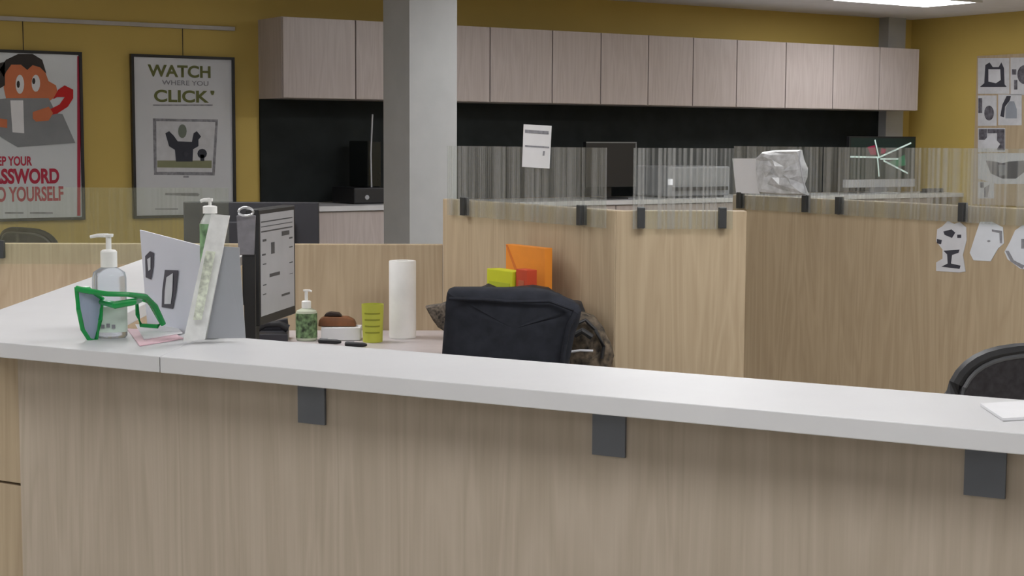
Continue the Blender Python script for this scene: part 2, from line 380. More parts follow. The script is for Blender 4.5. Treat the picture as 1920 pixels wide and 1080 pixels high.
# poster 2 : WATCH ... CLICK
xl, zt = wp(246, 101); xr, _ = wp(440, 108); _, zb = wp(340, 408); _, zt = wp(340, 104)
wx = wp(345, 80)[0]
t, W, H = poster('framed poster reading watch and click in olive letters', xl, xr, zb, zt, PR, wx, r1[1] - .012)
OL = mat('olive_ink', (100, 104, 56), .7)
def l2(px, p_y): a_ = wp(px, p_y); return (a_[0] - xl, a_[1] - zb)
def tx(s, px0, px1, ytop, ybot, m, bold=.0, y=.0098):
    a_ = l2(px0, (ytop + ybot) / 2); c_ = l2(px1, (ytop + ybot) / 2); d_ = l2((px0 + px1) / 2, ybot)[1]; e_ = l2((px0 + px1) / 2, ytop)[1]
    return text(t, s, (a_[0] + c_[0]) / 2, d_, c_[0] - a_[0], e_ - d_, m, y, bold=bold)
tx('WATCH', 278, 396, 122, 145, OL, .03)
tx('WHERE YOU', 305, 392, 151, 160, INKG, .01)
tx('CLICK', 290, 393, 169, 192, OL, .03); tx("'", 396, 403, 170, 178, OL)
tx('THINK BEFORE YOU OPEN', 298, 388, 197, 201, INKG) if False else None
def marks(pts_list, m, name, yy=.0105, T=None, f=None):
    T = T or t; f = f or l2
    for pts in pts_list:
        b = new(); poly(b, [f(*p) for p in pts], yy + .001, yy); obj(name, b, m, T)
marks([[(288, 222), (410, 224), (404, 329), (290, 328)]], INKG, 'picture_border', .0110)
marks([[(294, 227), (405, 229), (399, 323), (295, 322)]], PAPERG, 'picture_ground', .0098)
marks([[(296, 301), (398, 301), (398, 315), (296, 314)]], mat('moss_ink', (128, 130, 102), .8), 'grass', .0086)
marks([[(311, 250), (318, 246), (327, 255), (334, 265), (361, 266), (364, 250), (370, 246), (378, 256), (373, 262), (373, 274), (363, 280), (362, 303), (331, 303), (329, 281), (318, 274)],
       ell(380, 288, 9, 9, 12), [(376, 290), (384, 290), (384, 302), (377, 302)]], mat('charcoal_ink', (52, 54, 64), .8), 'dark_animal_drawing', .0074)
marks([ell(343, 246, 8, 13, 14)], mat('tree_ink', (110, 118, 108), .8), 'tree_drawing', .0080)
marks([ell(349, 289, 5, 5, 10)], INK, 'face_drawing', .0062)
marks([[(311, 362), (372, 362), (376, 365), (372, 368), (311, 366)], [(345, 330), (355, 330), (355, 333), (345, 333)], [(292, 391), (335, 391), (335, 393), (292, 393)], [(288, 196), (400, 196), (400, 198), (288, 198)]], INKG, 'caption_lines', .0098)
# poster 1 : password
H1 = H
_, zt1 = wp(75, 95); _, zb1 = wp(75, 414); xr1, _ = wp(157, 250); xl1 = xr1 - (xr - xl) * 1.05
wx1 = wp(45, 60)[0]
zb2, xl2 = zb, xl
t, W, H = poster('framed red and white poster about keeping your password to yourself', xl1, xr1, zb1, zt1, mat('poster_paper_cool', (208, 212, 216), .12, var=.01), wx1, r1[1] - .012)
xl, zb = xl1, zb1
RED = mat('red_ink', (176, 40, 66), .7); SKIN = mat('orange_ink', (205, 118, 78), .7); HAIR = mat('hair_ink', (50, 44, 42), .7)
tx('KEEP YOUR', -22, 61, 293, 311, RED, .03); tx('PASSWORD', -28, 112, 316, 345, RED, .04); tx('TO YOURSELF', -20, 120, 350, 378, RED, .03)
marks([[(10, 398), (45, 398), (45, 401), (10, 401)], [(57, 398), (100, 398), (100, 401), (57, 401)]], INKG, 'caption_lines', .0098)
marks([[(146, 105), (152, 105), (152, 405), (146, 405)]], RED, 'red_border', .0105)
marks([[(100, 186), (110, 168), (122, 160), (138, 168), (138, 184), (128, 200), (108, 213), (94, 216), (92, 206), (112, 196), (122, 182), (108, 182)], [(-40, 190), (0, 186), (0, 236), (-30, 242)]], mat('sleeve_ink', (190, 22, 22), .7), 'sleeve', .0060)
marks([[(10, 124), (30, 112), (70, 114), (84, 130), (92, 152), (106, 160), (110, 176), (96, 188), (14, 192), (8, 165)]], SKIN, 'cartoon_face', .0098)
marks([[(8, 145), (0, 130), (12, 112), (35, 101), (62, 101), (80, 112), (88, 138), (76, 126), (62, 122), (52, 131), (40, 121), (22, 121), (12, 135)], [(0, 118), (10, 116), (10, 160), (0, 166)]], HAIR, 'cartoon_hair', .0084)
marks([ell(38, 158, 8, 18, 16), ell(68, 156, 8, 16, 16)], PAPER, 'cartoon_eyes', .0078)
marks([ell(35, 158, 3, 7, 10), ell(64, 152, 3, 6, 10)], HAIR, 'pupils', .0070)
marks([[(0, 186), (15, 184), (92, 184), (106, 212), (118, 214), (142, 268), (34, 276), (0, 255)]], mat('laptop_ink', (132, 134, 138), .7), 'laptop_drawing', .0072)
marks([[(20, 188), (44, 188), (46, 250), (24, 248)]], PAPER, 'laptop_shine', .0062)
marks([[(62, 210), (92, 200), (100, 212), (92, 226), (68, 228), (62, 222)], [(0, 222), (14, 224), (14, 240), (0, 238)]], SKIN, 'cartoon_hand', .0048)

# ------------------------------------------------------------------ picture collage on the right wall
BY = WX - .02
rW = R(-90)
borg = Vector((BY, 0, 0))
def wb(px, p_y, org=borg, rz=rW): return plane_xz(px, p_y, org, rz)
bx0, bzt = wb(1832, 105)
bd = thing('notice_board', 'tan notice board on the right yellow wall covered with pictures', 'notice board', (BY, 0, 0), rW)
b = new(); box(b, bx0, bx0 + 2.0, 0, .019, 1.0, bzt); obj('board', b, MAPLE, bd)
def paper(label, corners, ink, inkm=INK, m=PAPERG, org=borg, rz=rW, off=.001, cat='picture', group=None, name='pinned_picture', extra=None, iname='printed_drawing'):
    P0 = [plane_xz(p[0], p[1], org, rz) for p in corners]
    cx = sum(p[0] for p in P0) / len(P0); czz = min(p[1] for p in P0)
    d = Vector((math.cos(rz), math.sin(rz), 0)); nn = Vector((math.sin(rz), -math.cos(rz), 0))
    root = thing(name, label, cat, Vector(org) + d * cx + nn * off + Vector((0, 0, czz)), rz, group)
    f = lambda a_, b_: (plane_xz(a_, b_, org, rz)[0] - cx, plane_xz(a_, b_, org, rz)[1] - czz)
    b = new(); poly(b, [f(*p) for p in corners], 0, -.0015); obj('sheet', b, m, root)
    if ink:
        b = new()
        for pts in ink: poly(b, [f(*p) for p in pts], -.0016, -.0026)
        obj(iname, b, inkm, root)
    if extra:
        b = new()
        for pts in extra[0]: poly(b, [f(*p) for p in pts], -.0027, -.0034)
        obj('printed_detail', b, extra[1], root)
    return root
rect = lambda x0, y0, x1, y1: [(x0, y0), (x1, y0), (x1, y1), (x0, y1)]
DUSK = mat('dusky_print', (92, 90, 98), .8, var=.3, scale=30); LITE = mat('light_print', (205, 206, 212), .8, var=.05)
paper('square picture at top left of the board with a dark figure outline', rect(1834, 109, 1893, 176), [[(1848, 122), (1856, 117), (1862, 126), (1873, 126), (1878, 117), (1883, 128), (1884, 158), (1888, 163), (1838, 163), (1846, 156)]], extra=([[(1854, 130), (1876, 130), (1877, 150), (1868, 156), (1854, 153)]], LITE))
paper('speckled picture at the top right of the board, cut by the photo edge', rect(1895, 108, 1962, 178), [ell(1922, 140, 14, 18), rect(1898, 130, 1906, 140), rect(1902, 150, 1908, 168)], DUSK)
paper('small grey picture in the second row at the left edge of the board', rect(1834, 179, 1869, 236), [rect(1835, 184, 1842, 212), ell(1855, 212, 9, 14)], DUSK)
paper('picture of a hooded grey shape in the second row of the board', rect(1872, 177, 1916, 235), [[(1876, 218), (1880, 196), (1888, 180), (1896, 180), (1894, 188), (1885, 200), (1883, 220)]], extra=([[(1886, 222), (1886, 202), (1893, 190), (1902, 190), (1907, 205), (1907, 222)]], mat('blue_grey_print', (140, 145, 154), .8)))
paper('dark square picture with pale splash in the third row of the board', rect(1834, 240, 1885, 285), [rect(1836, 242, 1851, 262), rect(1870, 242, 1884, 282), rect(1852, 242, 1870, 250)], DUSK, extra=([[(1853, 256), (1862, 250), (1868, 262), (1876, 270), (1868, 282), (1848, 280), (1842, 268)]], LITE))
paper('wide picture with a dark bowl shape in the fourth row of the board', [(1850, 287), (1960, 287), (1960, 345), (1870, 345), (1834, 335), (1834, 288)], [[(1849, 301), (1866, 303), (1880, 306), (1892, 303), (1920, 301), (1922, 322), (1905, 335), (1880, 335), (1858, 325)]], extra=([[(1872, 309), (1886, 309), (1886, 328), (1874, 330)]], mat('mid_print', (120, 122, 128), .8)))
paper('small blue grey picture at the bottom left of the board', rect(1834, 341, 1864, 372), [rect(1838, 342, 1845, 352), [(1846, 352), (1856, 346), (1852, 370), (1846, 370)]], DUSK)
# cut-outs on the partition
co3 = p3_org
fx = dict(org=co3, rz=rP, off=.0008, cat='paper cutout', name='paper_cutout')
paper('white paper cutout of a small standing figure, leftmost on the right partition', [(1768, 424), (1778, 414), (1790, 420), (1800, 416), (1812, 426), (1813, 450), (1806, 478), (1811, 509), (1800, 511), (1756, 508), (1756, 492), (1768, 485), (1768, 468), (1756, 452), (1758, 430)],
      [[(1770, 434), (1785, 430), (1792, 436), (1786, 446), (1772, 440)], [(1758, 448), (1767, 450), (1765, 458), (1758, 456)], [(1770, 470), (1800, 468), (1798, 474), (1786, 478), (1784, 494), (1802, 498), (1800, 504), (1766, 500), (1778, 494), (1777, 477)], [(1796, 440), (1803, 440), (1803, 446), (1796, 446)]], m=LITE, **fx)
paper('plain white paper cutout shaped like a bent head, middle of three', [(1838, 416), (1860, 416), (1881, 426), (1883, 456), (1872, 466), (1858, 490), (1826, 488), (1819, 474), (1828, 446)],
      [[(1861, 430), (1880, 433), (1880, 456), (1876, 456), (1875, 437), (1861, 434)], ell(1855, 452, 3, 2, 8)], INKG, m=mat('white_cutout', (214, 218, 226), .8), **fx)
paper('round paper cutout with a grey rim, rightmost on the right partition', [(1904, 432), (1918, 422), (1940, 424), (1944, 480), (1936, 506), (1914, 504), (1890, 486), (1884, 472), (1894, 454)],
      [[(1886, 470), (1892, 470), (1902, 488), (1922, 498), (1918, 504), (1896, 490)], rect(1916, 448, 1924, 466)], INKG, m=MC['white_cutout'], **fx)
# memo taped on the first glass, papers on the third
g1 = dict(org=p1_org + Vector((-.0195, 0, 0)), rz=rP, off=.0012)
paper('white memo taped on the striped glass, reaching above its top edge', [(983, 233), (1035, 236), (1031, 316), (980, 313)], [[(986, 243), (1030, 246), (1030, 252), (986, 249)], [(986, 272), (1031, 275), (1031, 278), (986, 275)], [(1020, 283), (1023, 283), (1022, 292), (1019, 292)]], INKG, m=PAPER, cat='memo', name='taped_memo', iname='printed_lines', **g1)
g3 = dict(org=p3_org + Vector((-.0195, 0, 0)), rz=rP, off=.0012)
paper('blank white sheet taped on the glass left of the plastic bag', [(1374, 297), (1417, 297), (1425, 364), (1381, 362)], [], m=PAPER, cat='sheet of paper', name='paper_sheet', **g3)
# crumpled bag hanging on the glass
bg = thing('plastic_bag', 'crumpled white plastic bag hanging on the glass right of the paper sheet', 'plastic bag', g3['org'] - Vector((.009, 0, 0)), rP)
outl = [(1424, 296), (1436, 285), (1456, 282), (1508, 281), (1512, 300), (1519, 316), (1518, 332), (1513, 345), (1521, 366), (1478, 366), (1432, 362), (1428, 340), (1424, 320)]
pl = [plane_xz(p[0], p[1], g3['org'], rP) for p in outl]
b = new(); cxx = sum(p[0] for p in pl) / len(pl); cz_ = sum(p[1] for p in pl) / len(pl)
rings = []
for k, (sc, dd) in enumerate(((1, -.002), (1, -.008), (.93, -.018), (.78, -.026), (.55, -.030), (.25, -.034))):
    rings.append([b.verts.new((cxx + (p[0] - cxx) * sc, dd + (random.uniform(-.010, .010) if 1 < k else 0), cz_ + (p[1] - cz_) * sc)) for p in pl])
for A_, B_ in zip(rings, rings[1:]):
    for i in range(len(pl)): b.faces.new((A_[i], A_[(i + 1) % len(pl)], B_[(i + 1) % len(pl)], B_[i]))
b.faces.new(rings[0]); b.faces.new(rings[-1])
obj('bag_body', b, mat('bag_plastic', (200, 202, 206), .25, var=.12, scale=30), bg, smooth=False)
b = new(); tube(b, [(pl[3][0], -.012, pl[3][1] - .004), (pl[4][0], -.03, pl[4][1]), (pl[6][0], -.028, pl[6][1]), (pl[8][0], -.018, pl[8][1] + .01)], .0035, 6); obj('bag_handle', b, LGREY, bg)

# ------------------------------------------------------------------ things on the back worktop
def wk(px, yy): return plane_xz(px, 370, (0, yy, 0), 0)[0]
# all in one computer at right
yy = 8.36
x0, x1 = wk(1590, yy), wk(1714, yy)
zt_ = plane_xz(1680, 256, (0, yy, 0), 0)[1]; zm = plane_xz(1650, 336, (0, yy, 0), 0)[1]; zl = plane_xz(1650, 351, (0, yy, 0), 0)[1]
t = thing('desktop_computer', 'all in one computer with silver chin and dark starburst screen', 'computer', ((x0 + x1) / 2, yy, WT), 0)
hw = (x1 - x0) / 2; 
b = new(); box(b, -hw, hw, 0, .03, zm - WT, zt_ - WT); obj('screen_panel', b, BLACK, t, bev=.003)
SC = mat('screen_dark', (14, 34, 32), .3, emit=.15)
b = new(); box(b, -hw + .012, hw - .012, -.0012, -.0002, zm - WT + .004, zt_ - WT - .012); obj('screen', b, SC, t)
lw = lambda px, p_y: (plane_xz(px, p_y, (0, yy, 0), 0)[0] - (x0 + x1) / 2, plane_xz(px, p_y, (0, yy, 0), 0)[1] - WT)
def ln(a_, c_, wdt):
    a_, c_ = Vector(lw(*a_)), Vector(lw(*c_)); n_ = (c_ - a_).normalized(); n_ = Vector((-n_.y, n_.x)) * wdt; return [tuple(a_ + n_), tuple(c_ + n_), tuple(c_ - n_), tuple(a_ - n_)]
b = new()
for a_, c_ in (((1594, 294), (1648, 295)), ((1648, 295), (1708, 268)), ((1640, 262), (1648, 296)), ((1645, 296), (1648, 331)), ((1656, 301), (1702, 325)), ((1650, 298), (1684, 298))): poly(b, ln(a_, c_, .006), -.0016, -.0026)
obj('starburst_graphic', b, mat('pale_glow', (205, 225, 222), .5, emit=.3), t)
b = new(); poly(b, [lw(1626, 276), lw(1640, 272), lw(1643, 290), lw(1632, 290)], -.0014, -.0022); poly(b, [lw(1652, 278), lw(1662, 280), lw(1658, 288), lw(1651, 288)], -.0014, -.0022); obj('red_graphic', b, mat('crimson_glow', (130, 20, 60), .5, emit=.3), t)
b = new(); poly(b, [lw(1665, 305), lw(1696, 290), lw(1698, 310), lw(1680, 312)], -.0014, -.0022); obj('green_graphic', b, mat('green_glow', (20, 100, 70), .5, emit=.3), t)
b = new(); box(b, -hw - .03, hw, -.004, .03, zl - WT, zm - WT - .001); obj('chin', b, LGREY, t, bev=.002)
b = new(); box(b, -.09, .09, .031, .045, .008, zl - WT + .05); obj('stand', b, LGREY, t); b = new(); box(b, -.09, .09, -.08, .12, .001, .0079); obj('foot', b, LGREY, t)
# dark monitor mid
yy = 8.3
x0, x1 = wk(1098, yy), wk(1192, yy); zt_ = plane_xz(1145, 266, (0, yy, 0), 0)[1]
t = thing('monitor', 'dark monitor with thin pale top edge seen between two glass screens', 'monitor', ((x0 + x1) / 2, yy, WT), 0); hw = (x1 - x0) / 2
b = new(); box(b, -hw, hw, 0, .035, .08, zt_ - WT); obj('casing', b, BLACK, t, bev=.002)
b = new(); box(b, -hw, hw, -.003, -.0004, zt_ - WT - .008, zt_ - WT); box(b, hw - .008, hw, -.003, -.0004, .08, zt_ - WT - .009); obj('bezel_edge', b, mat('edge_grey', (120, 122, 124), .4), t)
b = new(); box(b, -.03, .03, .036, .05, .011, .2); box(b, -.1, .1, -.06, .1, .001, .0105); obj('stand', b, BLACK, t)
# grey laser printer
yy = 8.25
x0, x1 = wk(1252, yy), wk(1368, yy); zt_ = plane_xz(1300, 312, (0, yy, 0), 0)[1]
t = thing('printer', 'light grey office printer on the worktop behind the middle glass', 'printer', ((x0 + x1) / 2, yy, WT), 0); hw = (x1 - x0) / 2
b = new(); box(b, -hw, hw, 0, .38, .012, zt_ - WT); obj('body', b, mat('printer_grey', (150, 152, 158), .5), t, bev=.012)
b = new(); box(b, -hw + .04, hw - .04, -.03, -.001, .05, .075); obj('paper_tray', b, BLACK, t)
b = new(); box(b, -hw - .0, -hw + .04, -.004, -.0004, .09, .13); obj('highlight_patch', b, mat('white_highlight', (240, 240, 250), .5, emit=.5), t)  # bright highlight drawn as a glowing patch on the printer front
for sx in (-1, 1):
    b = new(); box(b, sx * (hw - .05) - .015, sx * (hw - .05) + .015, .02, .36, .0005, .0118); obj('foot', b, BLACK, t)
# coffee machine at the column
yy = 8.3
x0, x1 = wk(664, yy), wk(722, yy)
t = thing('coffee_machine', 'black machine with a small white light on the worktop beside the column', 'coffee machine', ((x0 + x1) / 2, yy, WT), 0); hw = (x1 - x0) / 2
zt_ = plane_xz(690, 352, (0, yy, 0), 0)[1] - WT
b = new(); box(b, -hw, hw, 0, .3, .002, zt_); obj('body', b, BLACK, t, bev=.008)
b = new(); box(b, hw - .09, hw, .05, .3, zt_ + .0005, zt_ + .28); obj('water_tank', b, mat('dark_tank', (30, 34, 34), .2), t, bev=.006)
ccx = plane_xz(688, 370, (0, yy, 0), 0); 
b = new(); poly(b, ell(ccx[0] - (x0 + x1) / 2, ccx[1] - WT, .014, .014, 16), -.001, -.004); obj('indicator', b, LGREY, t)
b = new(); xx = wk(700, yy) - (x0 + x1) / 2; tube(b, [(xx + .004, .03, zt_ + .001), (xx, .03, zt_ + .2), (xx + .012, .03, zt_ + .44)], .005, 8); obj('steel_pipe', b, LGREY, t)
# small items right end
yy = 8.3
for (pa, pb, nm, lab, mm, cat, hh) in ((1725, 1765, 'stapler', 'small black stapler at the right end of the back worktop', BLACK, 'stapler', .03),):
    x0, x1 = wk(pa, yy), wk(pb, yy)
    # the worktop ends at the pipe; extend with a shelf to the right wall
xs0 = tx1 + .001
b = new(); box(b, xs0, WX - .002, WFY, WY - .102, WT - .03, WT)
tag(obj('worktop', b, MC['worktop_laminate'], bev=.002), 'right end piece of the light worktop meeting the yellow wall', 'worktop')
x0, x1 = wk(1728, yy), wk(1766, yy)
st = thing('stapler', 'small black stapler at the right end of the back worktop', 'stapler', ((x0 + x1) / 2, yy, WT)); hw = (x1 - x0) / 2
b = new(); box(b, -hw, hw, -.02, .02, .001, .010); obj('base', b, BLACK, st, bev=.003)
b = new(); box(b, -hw * .9, hw, -.016, .016, .0102, .032); obj('arm', b, BLACK, st, bev=.006)

# dark monitor (rear) behind the low partition at left
d8 = 6.35
m0 = pw(344, 420, d8); m1 = pw(597, 420, d8); Wm = (m1 - m0).dot(dirF); ztm = pw(470, 379, d8).z
t = thing('monitor', 'large dark monitor seen from behind above the low partition', 'monitor', (m0.x, m0.y, DZ), rF)
b = new(); box(b, 0, Wm, 0, .03, ztm - DZ - .36, ztm - DZ); box(b, .1, Wm - .1, -.02, .0, ztm - DZ - .3, ztm - DZ - .08); obj('casing', b, mat('dark_casing', (44, 44, 50), .5), t, bev=.004)
b = new(); box(b, Wm / 2 - .04, Wm / 2 + .04, .031, .05, .012, .3); box(b, Wm / 2 - .13, Wm / 2 + .13, -.08, .14, .001, .0115); obj('stand', b, BLACK, t)
dd = thing('desk', 'desk hidden behind the low partition carrying the large dark monitor', 'desk', (left_org.x, left_org.y, 0), rF)
b = new(); box(b, .6, LL - .35, .07, .80, DZ - .03, DZ); obj('desktop', b, MC['grey_desktop'], dd)
for xx in (.62, LL - .42):
    b = new(); box(b, xx, xx + .03, .09, .78, 0, DZ - .031); obj('side_panel', b, MAPLE, dd)

# ------------------------------------------------------------------ office chairs
def make_chair(name, label, loc, rz, rim, top=1.02, wid=.46):
    t = thing(name, label, 'chair', loc, rz, None)
    hw = wid / 2; zb_ = .56; 
    # backrest faces -Y locally ; frame loop
    def arc(s, k=0): 
        pts = []
        for i in range(40):
            a_ = 2 * math.pi * i / 40; c_, s_ = math.cos(a_), math.sin(a_)
            ex = math.copysign(abs(c_) ** .55, c_) * hw * s; ez = math.copysign(abs(s_) ** .55, s_) * (top - zb_) / 2 * s
            pts.append((ex, .04 * (abs(ex) / hw) ** 2 * -1 + .05, (top + zb_) / 2 + ez))
        return pts
    b = new(); tube(b, arc(.97), .017, 8, closed=True); obj('back_frame', b, BLACK, t, smooth=True)
    b = new(); tube(b, [(p[0], p[1] + sy_, p[2]) for sy_ in (.012,) for p in arc(.92)], .006, 6, closed=True); tube(b, [(p[0], p[1] - .004, p[2]) for p in arc(.92)], .006, 6, closed=True); obj('inner_rim', b, rim, t, smooth=True)
    b = new(); A = [b.verts.new(p) for p in arc(.94)]; B = [b.verts.new((p[0], p[1] + .012, p[2])) for p in arc(.94)]
    C0 = b.verts.new((0, .05, (top + zb_) / 2)); C1 = b.verts.new((0, .062, (top + zb_) / 2))
    for i in range(40):
        b.faces.new((A[i], A[(i + 1) % 40], C0)); b.faces.new((B[i], C1, B[(i + 1) % 40])); b.faces.new((A[i], B[i], B[(i + 1) % 40], A[(i + 1) % 40]))
    obj('back_mesh', b, mat('chair_mesh', (58, 56, 60), .9, var=.15, scale=60), t, smooth=True)
    b = new(); tube(b, [(0, .085, top - .18), (0, .10, .7), (0, .07, .50), (0, -.1, .42)], [.016, .02, .022, .02], 8); obj('spine', b, BLACK, t, smooth=True)
    b = new(); pts = [(math.copysign(abs(math.cos(a_)) ** .5, math.cos(a_)) * .24, -.22 + math.copysign(abs(math.sin(a_)) ** .5, math.sin(a_)) * .24) for a_ in [2 * math.pi * i / 32 for i in range(32)]]
    slab(b, pts, .44, .51); obj('seat', b, BLACKF, t, bev=.012)
    b = new(); lathe(b, [(.05, .40), (.05, .438)], 0, -.22); lathe(b, [(.022, .12), (.022, .40)], 0, -.22); obj('gas_lift', b, BLACK, t, smooth=True)
    for k in range(5):
        a_ = 2 * math.pi * k / 5 + .3; dx, dy = math.cos(a_), math.sin(a_)
        b = new(); tube(b, [(dx * .01, -.22 + dy * .01, .115), (dx * .29, -.22 + dy * .29, .075)], [.026, .016], 8)
        lg = obj('base_leg', b, BLACK, t, smooth=True)
        b = new(); cx_, cy_ = dx * .28, -.22 + dy * .28
        for sg in (-.014, .014): tube(b, [(cx_ - dy * (sg - .009), cy_ + dx * (sg - .009), .03), (cx_ - dy * (sg + .009), cy_ + dx * (sg + .009), .03)], .03, 14)
        obj('caster', b, BLACK, lg, smooth=True)
    return t
RIM = mat('grey_rim', (92, 94, 98), .4)
# right chair: seen from behind-left
c = pw(1932, 700, 3.62); 
ch = make_chair('office_chair', 'black mesh office chair with grey rim at the right edge', (c.x, c.y, 0), rot(-88) + R(200), RIM, top=pw(1930, 634, 3.62).z - .012, wid=.50)
c = pw(58, 440, 8.0)
dup(ch, (c.x, c.y, 0.0), rot(-88) + R(142), 'dark office chair behind the low partition below the password poster')
# middle chair
c = pw(962, 600, 4.62)
make_chair('office_chair', 'black office chair under a draped jacket in the middle', (c.x, c.y, 0), rot(-88) + R(176), RIM, top=.99, wid=.32)
# jacket draped over its back : closed quilted shell around the backrest
def wrap(name, outline, wd_, thick, m, root, puff=.02, jit=.004, nrm=None):
    P_ = [pw(p[0], p[1], wd_) for p in outline]
    cc = sum(P_, Vector()) / len(P_); back = Fh
    b = new(); rings = []
    prof = ((.55, -thick / 2 - puff), (.80, -thick / 2 - puff * .8), (.94, -thick / 2 - puff * .3), (1, -thick / 2 + .006), (1, thick / 2 - .006), (.94, thick / 2 + puff * .3), (.8, thick / 2 + puff * .8))
    for sc, d_ in prof:
        rings.append([b.verts.new(cc + (p - cc) * sc + back * (d_ + random.uniform(-jit, jit)) - root.location) for p in P_])
    n_ = len(P_)
    for A_, B_ in zip(rings, rings[1:]):
        for i in range(n_): b.faces.new((A_[i], A_[(i + 1) % n_], B_[(i + 1) % n_], B_[i]))
    c0 = b.verts.new(cc - back * (thick / 2 + puff) - root.location); c1 = b.verts.new(cc + back * (thick / 2 + puff) - root.location)
    for i in range(n_): b.faces.new((rings[0][i], c0, rings[0][(i + 1) % n_])); b.faces.new((rings[-1][i], rings[-1][(i + 1) % n_], c1))
    return obj(name, b, m, root, smooth=True)
def dense(pts, k=3, j=1.2):
    out = []
    for i, p in enumerate(pts):
        q_ = pts[(i + 1) % len(pts)]
        for s_ in range(k): out.append((p[0] + (q_[0] - p[0]) * s_ / k + random.uniform(-j, j), p[1] + (q_[1] - p[1]) * s_ / k + random.uniform(-j, j)))
    return out
jl = pw(960, 700, 4.6)
t = thing('jacket', 'black jacket draped over the back of the middle chair', 'jacket', (jl.x, jl.y, .62))
JM = mat('jacket_cloth', (37, 39, 46), .9, var=.12, scale=25, bump=.3, spec=.2)
wrap('jacket_body', dense([(840, 545), (850, 540), (1000, 541), (1030, 545), (1056, 556), (1084, 570), (1090, 580), (1078, 620), (1062, 690), (1050, 740), (832, 740), (828, 690), (834, 620), (838, 570)]), 4.6, .10, JM, t, .03, .003)
b = new()
F_ = lambda px, p_y: pw(px, p_y, 4.6 - .085) - t.location
tube(b, [F_(842, 560), F_(900, 562), F_(960, 566), F_(1030, 565), F_(1076, 582)], .005, 6); obj('collar_seam', b, JM, t, smooth=True)
b = new(); tube(b, [F_(1080, 585), F_(1066, 612), F_(1058, 650), F_(1052, 700)], .010, 8, flat=.6); obj('sleeve_fold', b, JM, t, smooth=True)

# ------------------------------------------------------------------ things on the desk
def on(px, p_y): v = pz(px, p_y, DZ); return v
# paper towel roll
v = on(755, 633)
sc = v.dot(Fh) / FPX
t = thing('paper_towel_roll', 'tall white paper towel roll standing on the desk', 'paper towel roll', v, 0)
r_ = 25.5 * sc; h_ = 146 * sc
b = new(); lathe(b, [(r_ * .98, .001), (r_, .006), (r_, h_ - .004), (r_ * .97, h_), (.021, h_), (.021, h_ - .02)], n=36); obj('paper', b, WPL, t, smooth=True)
b = new(); lathe(b, [(.020, .002), (.020, h_ - .008), (.016, h_ - .008), (.016, h_ - .012)], n=20); obj('core', b, mat('cardboard', (140, 125, 105), .8), t, smooth=True)
# lime box
def boxthing(name, label, cat, px0, px1, pyt, pyb, m, depth=.06, parts=None, rz=None, z=DZ):
    v = pz((px0 + px1) / 2, pyb, z); sc = v.dot(Fh) / FPX
    t = thing(name, label, cat, v, rF if rz is None else rz); hw = (px1 - px0) / 2 * sc; h_ = (pyb - pyt) * sc
    b = new(); box(b, -hw, hw, 0, depth, .001, h_); obj('body', b, m, t, bev=.002)
    return t, hw, h_
LIME = mat('lime_plastic', (184, 188, 70), .6); LIMD = mat('lime_dark_print', (138, 142, 40), .7)
v = on(699, 641); sc = v.dot(Fh) / FPX
t = thing('lime_cup', 'lime green cup with dark printed lines beside the paper towel roll', 'cup', v, rF)
b = new(); lathe(b, [(18.5 * sc, .001), (21 * sc, 72 * sc), (19.5 * sc, 72 * sc), (17.5 * sc, .006)], n=28); obj('cup_body', b, LIME, t, smooth=True)
for k in range(4):
    zc = (18 + 12 * k) * sc; rr = (18.5 + 2.5 * (18 + 12 * k) / 72) * sc + .0006
    b = new(); N = 10
    A = [(rr * math.sin(a_), -rr * math.cos(a_)) for a_ in [R(-45 + 90 * i / N) for i in range(N + 1)]]
    for i in range(N):
        b.faces.new([b.verts.new((A[i][0], A[i][1], zc)), b.verts.new((A[i + 1][0], A[i + 1][1], zc)), b.verts.new((A[i + 1][0] * 1.001, A[i + 1][1] * 1.001, zc + 3 * sc)), b.verts.new((A[i][0] * 1.001, A[i][1] * 1.001, zc + 3 * sc))])
    bmesh.ops.remove_doubles(b, verts=b.verts, dist=.0002); obj('printed_line', b, LIMD, t)
# white tissue box with brown pouch
t, hw, h_ = boxthing('tissue_box', 'low white cardboard box between the lotion bottle and the lime cup', 'box', 602, 676, 614, 639, PAPER, .09)
bt = t; 
v = Vector(bt.location) + Vector((0, 0, h_ + .001)); nY = Vector((-math.sin(rF), math.cos(rF), 0)); v = v + nY * .05 - dirF * .012
t = thing('brown_pouch', 'brown leather pouch lying on top of the white box', 'pouch', v, rF)
b = new(); N = 24
for k, (s_, z_) in enumerate(((.9, 0), (1, .008), (.96, .022), (.7, .034), (.3, .040))):
    pass
poly(b, [(-.072, .0005), (.066, .0005), (.058, .022), (.035, .034), (-.05, .036), (-.068, .026)], .03, -.035); obj('pouch_body', b, mat('brown_leather', (120, 74, 42), .55, var=.15, scale=20), t, bev=.006, smooth=True)
b = new(); poly(b, [(-.052, .0362), (.014, .0362), (.004, .048), (-.03, .052), (-.046, .046)], .02, -.02); obj('dark_flap', b, mat('dark_leather', (42, 26, 18), .5), t, bev=.003)
